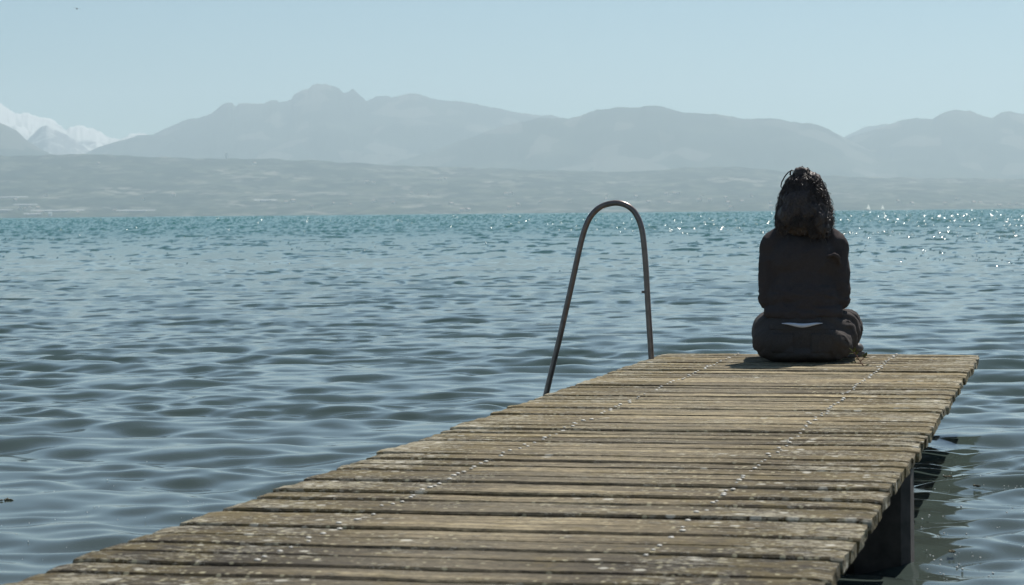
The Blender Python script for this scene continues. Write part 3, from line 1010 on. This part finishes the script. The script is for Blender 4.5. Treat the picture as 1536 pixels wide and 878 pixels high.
    # --- shoes: the left one sticks out under the right knee
    for s, c, rz in ((1, Vector((0.142, 0.31, 0.045)), R(-66)), (-1, Vector((-0.090, 0.27, 0.045)), R(66))):
        bm = bmesh.new()
        Mx = Matrix.Translation(c) @ Matrix.Rotation(rz, 4, 'Z')
        for p, r in (((0, -0.05, 0.005), (0.034, 0.045, 0.036)), ((0, 0.01, 0), (0.036, 0.06, 0.032)), ((0, 0.058, -0.006), (0.037, 0.042, 0.026))):
            ell(bm, Mx @ Vector(p), r, (0, 0, rz))
        sh = fused('shoe', bm, M_shoe, body, 0.006, 3)
        bm = bmesh.new()
        n = 28
        lo = []; hi = []
        for k in range(n):
            a = 2 * math.pi * k / n
            p = Mx @ Vector((0.039 * math.cos(a) * (1 - 0.15 * math.cos(2 * a) * 0), 0.006 + 0.099 * math.sin(a), 0))
            lo.append(bm.verts.new((p.x, p.y, 0.004))); hi.append(bm.verts.new((p.x, p.y, 0.022)))
        for k in range(n):
            bm.faces.new((lo[k], lo[(k + 1) % n], hi[(k + 1) % n], hi[k]))
        bm.faces.new(hi); bm.faces.new(list(reversed(lo)))
        obj('sole', bm, M_sole, sh)
    # --- hair: full mass plus loose wavy locks
    bm = bmesh.new()
    ell(bm, (0.0, 0.055, 0.700), (0.077, 0.100, 0.090))
    ell(bm, (-0.008, 0.02, 0.660), (0.092, 0.092, 0.080))
    ell(bm, (0.005, 0.005, 0.625), (0.108, 0.085, 0.075))
    ell(bm, (-0.055, 0.00, 0.610), (0.052, 0.075, 0.065))
    ell(bm, (0.062, 0.00, 0.595), (0.052, 0.075, 0.072))
    ell(bm, (0.0, -0.025, 0.580), (0.085, 0.05, 0.055))
    ell(bm, (0.070, -0.02, 0.555), (0.042, 0.05, 0.040))
    ell(bm, (-0.008, 0.03, 0.786), (0.036, 0.035, 0.026))
    ell(bm, (0.036, 0.04, 0.755), (0.036, 0.06, 0.036))
    def dh(c):
        k = 1.0 if c.x > 0 else 0.7
        return k * (0.0075 * fbm((c.x * 48, c.y * 48, c.z * 20), 4) + 0.002 * math.sin(c.x * 260 + 6 * fbm((c.x * 12, c.y * 12, c.z * 25), 2)))
    hair = fused('hair', bm, M_hair, body, 0.0055, 3, dh)
    tag(hair, 'shoulder length curly dark brown hair')
    hr = random.Random(3)
    ctr = [(0.80, 0.015), (0.76, 0.062), (0.70, 0.088), (0.64, 0.103), (0.58, 0.110), (0.54, 0.104)]
    def half_w(z):
        zs = [c[0] for c in ctr][::-1]; ws = [c[1] for c in ctr][::-1]
        return float(np.interp(z, zs, ws))
    bm = bmesh.new()
    for k in range(2000):
        side = hr.uniform(-1, 1)
        a = side * math.pi * 0.62                    # angle round the head, 0 = back
        zt = hr.uniform(0.62, 0.80)
        L = hr.uniform(0.05, 0.20)
        amp = hr.uniform(0.003, 0.011) * (1.5 if side > 0.15 else 0.8)
        fr = hr.uniform(70, 150); p0 = hr.uniform(0, 6.28); p1 = hr.uniform(0, 6.28)
        out = hr.uniform(0.94, 1.07) + (0.06 if hr.random() < 0.10 else 0)
        pts = []
        n = 16
        for i in range(n + 1):
            z = zt - L * i / n
            zlim = 0.515 if side > 0.1 else 0.55
            if z < zlim:
                break
            hw = half_w(z) * out
            x = hw * math.sin(a) + amp * math.sin(fr * z + p0)
            y = 0.035 - (hw * 0.95) * math.cos(a) * 0.95 + amp * math.cos(fr * z + p1) - 0.012 * max(0, (0.66 - z) / 0.1)
            pts.append((x, y, z))
        if len(pts) > 4:
            rr = hr.uniform(0.0006, 0.0015)
            tube(bm, pts, [rr * (1 - 0.6 * i / len(pts)) for i in range(len(pts))], 4)
    for k in range(170):                           # curled ends over the shoulders
        x0 = hr.uniform(-0.105, 0.112)
        zt = hr.uniform(0.575, 0.625); L = hr.uniform(0.03, 0.075) * (1.25 if x0 > 0.03 else 0.8)
        ph = hr.uniform(0, 6.28); am = hr.uniform(0.004, 0.010)
        y0 = -0.048 + 0.35 * x0 * x0 / 0.11 - hr.uniform(0, 0.014)
        tube(bm, [(x0 + am * math.sin(ph + 85 * L * i / 9) + 0.004 * i / 9 * (1 if x0 > 0 else -1), y0 - 0.010 * math.sin(i / 9 * 2.0) + am * 0.6 * math.cos(ph + 85 * L * i / 9), zt - L * i / 9) for i in range(10)],
             [0.0026, 0.0026, 0.0025, 0.0024, 0.0023, 0.0021, 0.0019, 0.0017, 0.0013, 0.0008], 4)
    # tousled bits at the crown and the loop hanging at the left
    def im(dx, dz, y=0.03):
        return Vector((dx, y, dz))
    tube(bm, [im(-0.050, 0.797), im(-0.063, 0.790), im(-0.078, 0.772), im(-0.090, 0.750), im(-0.094, 0.733), im(-0.090, 0.722)], [0.0022, 0.0025, 0.0028, 0.0028, 0.0022, 0.0014], 6)
    for q in range(13):
        x0 = hr.uniform(-0.055, 0.020); h0 = hr.uniform(0.004, 0.016); wd = hr.uniform(0.006, 0.018)
        y0 = hr.uniform(0.0, 0.06)
        zb = 0.800 - 0.25 * abs(x0 + 0.01)
        tube(bm, [(x0, y0, zb - 0.012), (x0 + wd * 0.1, y0, zb + h0 * 0.5), (x0 + wd * 0.6, y0 - 0.004, zb + h0), (x0 + wd * 1.1, y0 - 0.008, zb + h0 * 0.55), (x0 + wd, y0 - 0.004, zb - 0.012)],
             [0.0024, 0.0022, 0.0020, 0.0017, 0.0015], 5)
    for q in range(70):
        z = hr.uniform(0.57, 0.72)
        x0 = half_w(z) * 0.95
        s = 1 if hr.random() < 0.72 else -1
        lp = hr.uniform(0.006, 0.020); yy = hr.uniform(-0.03, 0.06)
        tube(bm, [(s * x0 * 0.93, yy, z + 0.022), (s * (x0 + lp * 0.7), yy, z + 0.012), (s * (x0 + lp), yy - 0.003, z - 0.006), (s * (x0 + lp * 0.6), yy - 0.006, z - 0.024), (s * x0 * 0.95, yy - 0.004, z - 0.034)],
             0.0008, 4)
    for q in range(22):                            # ringlets at the bottom right
        cx, cz = hr.uniform(0.035, 0.108), hr.uniform(0.525, 0.60)
        rr = hr.uniform(0.006, 0.012)
        tube(bm, [(cx + rr * math.cos(t * 1.1), -0.068 + 0.02 * abs(cx - 0.05) / 0.06 + 0.002 * t, cz + rr * math.sin(t * 1.1) - 0.0015 * t) for t in range(9)], 0.0022, 5)
    obj('loose_locks', bm, M_lock, hair, True)
    return seat
SEAT = person()

# ------------------------------------------------------------------ small weed growing between the planks
def weed():
    base = on_z(1297, 549)
    root = bpy.data.objects.new('weed_plant', None)
    link(root)
    root.location = base
    tag(root, 'small wilted green weed sprouting from the planks beside the person', 'weed')
    pr = random.Random(4)
    stems = [[(0, 0, -0.006), (-0.014, 0, 0.012), (-0.024, 0.004, 0.028), (-0.034, 0.004, 0.046), (-0.046, 0.0, 0.056)],
             [(-0.018, 0, 0.018), (-0.008, 0.004, 0.026), (0.000, 0.006, 0.036)],
             [(-0.010, 0, 0.008), (-0.024, -0.004, 0.012), (-0.040, -0.006, 0.012)]]
    for st in stems:
        bm = bmesh.new()
        tube(bm, st, [0.0028] + [0.0019] * (len(st) - 1), 6)
        obj('stem', bm, M_stem, root, True)
    def leaf(p, d, L, wd):
        bm = bmesh.new()
        d = Vector(d).normalized()
        sdv = d.cross(Vector((0.3, -0.5, 0.9))).normalized()
        nn = sdv.cross(d)
        n = 7
        rows = []
        for i in range(n + 1):
            t = i / n
            wv = wd * math.sin(math.pi * min(1, t * 0.95 + 0.05)) ** 0.8
            c = Vector(p) + d * L * t - nn * (0.2 * L * t * t)
            rows.append([bm.verts.new(c - sdv * wv + nn * wv * .3), bm.verts.new(c), bm.verts.new(c + sdv * wv + nn * wv * .3)])
        for i in range(n):
            for k in range(2):
                bm.faces.new((rows[i][k], rows[i][k + 1], rows[i + 1][k + 1], rows[i + 1][k]))
        bmesh.ops.solidify(bm, geom=bm.faces[:], thickness=0.0006)
        obj('leaf', bm, M_leaf, root, True)
    for p, d, L, wd in (((-0.046, 0, 0.056), (-0.6, 0, 0.8), 0.026, 0.006), ((-0.044, 0, 0.055), (0.3, -0.1, 0.9), 0.022, 0.006), ((-0.040, 0, 0.050), (-1, 0, 0.1), 0.024, 0.006),
                        ((-0.036, 0, 0.046), (0.6, 0, 0.8), 0.018, 0.005), ((0, 0.006, 0.036), (0.5, 0, 0.9), 0.022, 0.006), ((-0.004, 0.005, 0.03), (-0.2, 0, 1), 0.020, 0.005),
                        ((-0.002, 0.005, 0.032), (1, 0, 0.1), 0.018, 0.005), ((-0.040, -0.006, 0.012), (-1, 0, 0.15), 0.020, 0.006), ((-0.034, -0.006, 0.012), (-0.8, 0, 0.7), 0.016, 0.005),
                        ((-0.020, 0.002, 0.022), (-0.9, 0, 0.5), 0.018, 0.005), ((0.004, 0, 0.0), (1, 0, 0.5), 0.018, 0.004)):
        leaf(p, d, L, wd)
weed()

# ------------------------------------------------------------------ flecks of foam and drifting scraps on the water
def foam():
    bm = bmesh.new()
    pr = random.Random(8)
    spots = []
    for _ in range(58):
        spots.append((pr.uniform(1380, 1536), pr.triangular(690, 876, 850), 1))
    for _ in range(45):
        spots.append((pr.uniform(0, 360), pr.triangular(670, 860, 790), 0.6))
    for _ in range(30):
        spots.append((1400 + 136 * pr.random(), 712 + 22 * pr.random(), 0.8))
    for px, py, s in spots:
        p = on_z(px, py, 0.004)
        r = pr.uniform(0.0010, 0.0034) * s
        bmesh.ops.create_uvsphere(bm, u_segments=6, v_segments=5, radius=r, matrix=Matrix.Translation(p))
    o = obj('foam', bm, M_foam, None, True)
    tag(o, kind='stuff')
foam()
def scrap(px, py, size, label, seed):
    p = on_z(px, py, 0.008)
    pr = random.Random(seed)
    bm = bmesh.new()
    for k in range(7):
        a = pr.uniform(0, 6.28)
        L = size * pr.uniform(0.4, 1.0)
        st = Vector((pr.uniform(-.5, .5) * size, pr.uniform(-.5, .5) * size, 0))
        d = Vector((math.cos(a), math.sin(a), pr.uniform(-0.05, 0.35)))
        tube(bm, [st, st + d * L * 0.5, st + d * L + Vector((0, 0, -0.002))], [0.0015, 0.0035, 0.001], 5)
    o = obj('drifting_weed', bm, M_weed, None, True)
    o.location = p
    tag(o, label, 'water weed', 'weed scraps drifting on the water')
scrap(1420, 715, 0.018, 'uppermost dark scrap of weed drifting right of the jetty pile', 1)
scrap(1463, 729, 0.018, 'olive scrap of weed drifting just below a trail of foam specks', 2)
scrap(1426, 828, 0.014, 'lowest scrap of weed floating near the bright foam specks at right', 3)
scrap(9, 750, 0.022, 'dark clump of weed drifting at the left edge of the water', 4)

# ------------------------------------------------------------------ sailing boats in front of the far shore
def sailboat(px, r, Hm, label, lean):
    root = bpy.data.objects.new('sailboat', None)
    link(root)
    root.location = ((px - 768) / F * r, r, 0)
    root.rotation_euler = (0, lean, R(-30))
    root.scale = (Hm / 9.0,) * 3
    tag(root, label, 'sailboat', 'sailing boats off the far shore')
    bm = bmesh.new()
    rings = []
    for i in range(9):
        t = i / 8
        x = -3.2 + 6.4 * t
        hw = 1.05 * (1 - (2 * t - 0.8) ** 2 / 1.45) ** 0.5 if abs(2 * t - 0.8) < 1.2 else 0.03
        hw = max(hw, 0.03)
        rings.append([bm.verts.new(v) for v in ((x, -hw, 0.9), (x, -hw * .8, 0.2), (x, 0, -0.3), (x, hw * .8, 0.2), (x, hw, 0.9))])
    for i in range(8):
        for k in range(5):
            bm.faces.new((rings[i][k], rings[i][(k + 1) % 5], rings[i + 1][(k + 1) % 5], rings[i + 1][k]))
    bm.faces.new(rings[0]); bm.faces.new(list(reversed(rings[-1])))
    bmesh.ops.recalc_face_normals(bm, faces=bm.faces)
    obj('hull', bm, M_hull, root, False)
    bm = bmesh.new()
    tube(bm, [(0.4, 0, 0.5), (0.4, 0, 10.2)], 0.07, 8)
    tube(bm, [(0.4, 0, 1.7), (-2.7, 0.2, 1.7)], 0.06, 8)
    obj('mast', bm, M_mast, root, True)
    def sail(name, a, b, c, belly):
        bm = bmesh.new()
        n = 8
        g = []
        for i in range(n + 1):
            t = i / n
            row = []
            for k in range(n + 1):
                u = k / n
                p = Vector(a).lerp(Vector(b), t).lerp(Vector(c).lerp(Vector(b), t), u)
                p.y += belly * math.sin(math.pi * u) * (1 - t)
                row.append(bm.verts.new(p))
            g.append(row)
        for i in range(n):
            for k in range(n):
                bm.faces.new((g[i][k], g[i][k + 1], g[i + 1][k + 1], g[i + 1][k]))
        bmesh.ops.remove_doubles(bm, verts=bm.verts[:], dist=0.001)
        bmesh.ops.solidify(bm, geom=bm.faces[:], thickness=0.02)
        obj(name, bm, M_sail, root, True)
    sail('mainsail', (0.3, 0, 1.85), (0.3, 0, 10.0), (-2.7, 0.3, 1.85), 0.5)
    sail('jib', (3.1, 0, 1.1), (0.55, 0, 8.6), (0.7, 0.5, 1.2), 0.4)
sailboat(1303, 3600, 9.5, 'left and larger of the two tiny white sails beside the person', R(5))
sailboat(1325, 4300, 9.0, 'right and smaller of the two tiny white sails beside the person', R(-4))

# ------------------------------------------------------------------ houses and sheds on the far slope
def gable(name, L, W, H, RH, wall, roof):
    root = bpy.data.objects.new(name, None)
    bm = bmesh.new()
    box(bm, (-L / 2, -W / 2, -6), (L / 2, W / 2, H))
    wl = obj('wall', bm, wall, root)
    bm = bmesh.new()
    o = 0.5
    v = [bm.verts.new(p) for p in ((-L / 2 - o, -W / 2 - o, H + .01), (L / 2 + o, -W / 2 - o, H + .01), (L / 2 + o, W / 2 + o, H + .01), (-L / 2 - o, W / 2 + o, H + .01),
                                   (-L / 2 - o, 0, H + RH), (L / 2 + o, 0, H + RH))]
    for f in ((0, 1, 5, 4), (2, 3, 4, 5), (1, 2, 5), (3, 0, 4), (3, 2, 1, 0)):
        bm.faces.new([v[i] for i in f])
    rf = obj('roof', bm, roof, root)
    return root, wl, rf
pr = random.Random(12)
proto, pw, prf = gable('house', 15, 11, 7.5, 4, M_wall, M_roof)
link(proto)
def copy_at(src, parts, px, r, rz, sc, name):
    c = src.copy()
    link(c)
    for q in parts:
        d = q.copy()
        link(d, c)
    c.location = ((px - 768) / F * r, r, hill_h(px, r))
    c.rotation_euler = (0, 0, rz)
    c.scale = sc
    return c
spots = [(430, 10500), (441, 10550), (1000, 11200), (1012, 11300), (1018, 11250), (150, 12800), (384, 13100), (552, 11900), (562, 11850), (660, 12300), (670, 12350), (760, 11300), (768, 11350)]
while len(spots) < 64:
    c0 = pr.choice(((90, 10200), (300, 10900), (560, 10300), (700, 9950), (640, 11500), (920, 10600), (1060, 10700), (1120, 9950), (1400, 10500), (1480, 10300)))
    spots.append((c0[0] + pr.gauss(0, 45), max(9750, c0[1] + pr.gauss(0, 300))))
for i, (px, r) in enumerate(spots):
    s = pr.uniform(0.8, 1.35)
    if i == 0:
        c = proto
        c.location = ((px - 768) / F * r, r, hill_h(px, r)); c.rotation_euler = (0, 0, 0.3)
    else:
        c = copy_at(proto, (pw, prf), px, r, pr.uniform(-1.2, 1.2), (s, s, s), 'house')
    tag(c, 'tiny pale house dotted on the hazy slope of the far shore', 'house', 'houses scattered over the far shore')
sheds = [(12, 10750, 95, 'longest white shed at the left edge of the far slope'), (40, 10350, 50, 'pale shed below the longest white shed at the far left'),
         (6, 9950, 40, 'low pale shed at the left edge just above the waterline'), (88, 9900, 110, 'long pale shed just above the shore at far left'),
         (206, 9900, 80, 'long pale shed at the shore right of the white boathouse'), (50, 9700, 35, 'low white shed right at the far waterline'), (400, 10600, 50, 'pale shed halfway up the far slope below the main peak')]
shp, shw, shr = gable('shed', 1.0, 14, 7, 3, M_shed, M_shed)
link(shp)
for i, (px, r, L, lb) in enumerate(sheds):
    c = shp if i == 0 else copy_at(shp, (shw, shr), px, r, 0, (1, 1, 1), 'shed')
    c.location = ((px - 768) / F * r, r, hill_h(px, r))
    c.rotation_euler = (0, 0, 0.05)
    c.scale = (L, 1, 1)
    tag(c, lb, 'shed')
bh, bw, br = gable('boathouse', 12, 12, 14, 7, M_hull, M_hull)
link(bh)
bh.location = ((77 - 768) / F * 9660, 9660, 2)
tag(bh, 'bright white tall boathouse at the far left waterline', 'boathouse')
tw, tww, twr = gable('tower', 11, 14, 9, 26, M_hull, M_hull)
link(tw)
tw.location = ((342 - 768) / F * 13450, 13450, hill_h(342, 13450))
tag(tw, 'pale lone tower on the crest of the far slope below the main peak', 'tower')

# ------------------------------------------------------------------ bird high over the lake
def bird():
    root = bpy.data.objects.new('bird', None)
    link(root)
    r = 260.0
    root.location = CAM + ray(115.5, 13.5) * r
    root.rotation_euler = (0, R(8), R(25))
    tag(root, 'small dark bird gliding in the upper left sky', 'bird')
    bm = bmesh.new()
    tube(bm, [(0, -0.20, 0.0), (0, -0.12, 0.01), (0, 0.0, 0.015), (0, 0.12, 0.01), (0, 0.20, 0.015), (0, 0.25, 0.01)], [0.015, 0.05, 0.075, 0.06, 0.035, 0.006], 10)
    obj('body', bm, M_bird, root, True)
    for s in (-1, 1):
        bm = bmesh.new()
        pl = [(0.03 * s, 0.10, 0.02), (0.22 * s, 0.14, 0.10), (0.44 * s, 0.02, 0.06), (0.24 * s, -0.02, 0.09), (0.03 * s, -0.08, 0.02)]
        f = bm.faces.new([bm.verts.new(p) for p in pl])
        bmesh.ops.solidify(bm, geom=[f], thickness=0.012)
        obj('wing', bm, M_bird, root)
    bm = bmesh.new()
    f = bm.faces.new([bm.verts.new(p) for p in ((-0.02, -0.17, 0.005), (0.02, -0.17, 0.005), (0.07, -0.32, 0.0), (-0.07, -0.32, 0.0))])
    bmesh.ops.solidify(bm, geom=[f], thickness=0.01)
    obj('tail', bm, M_bird, root)
bird()
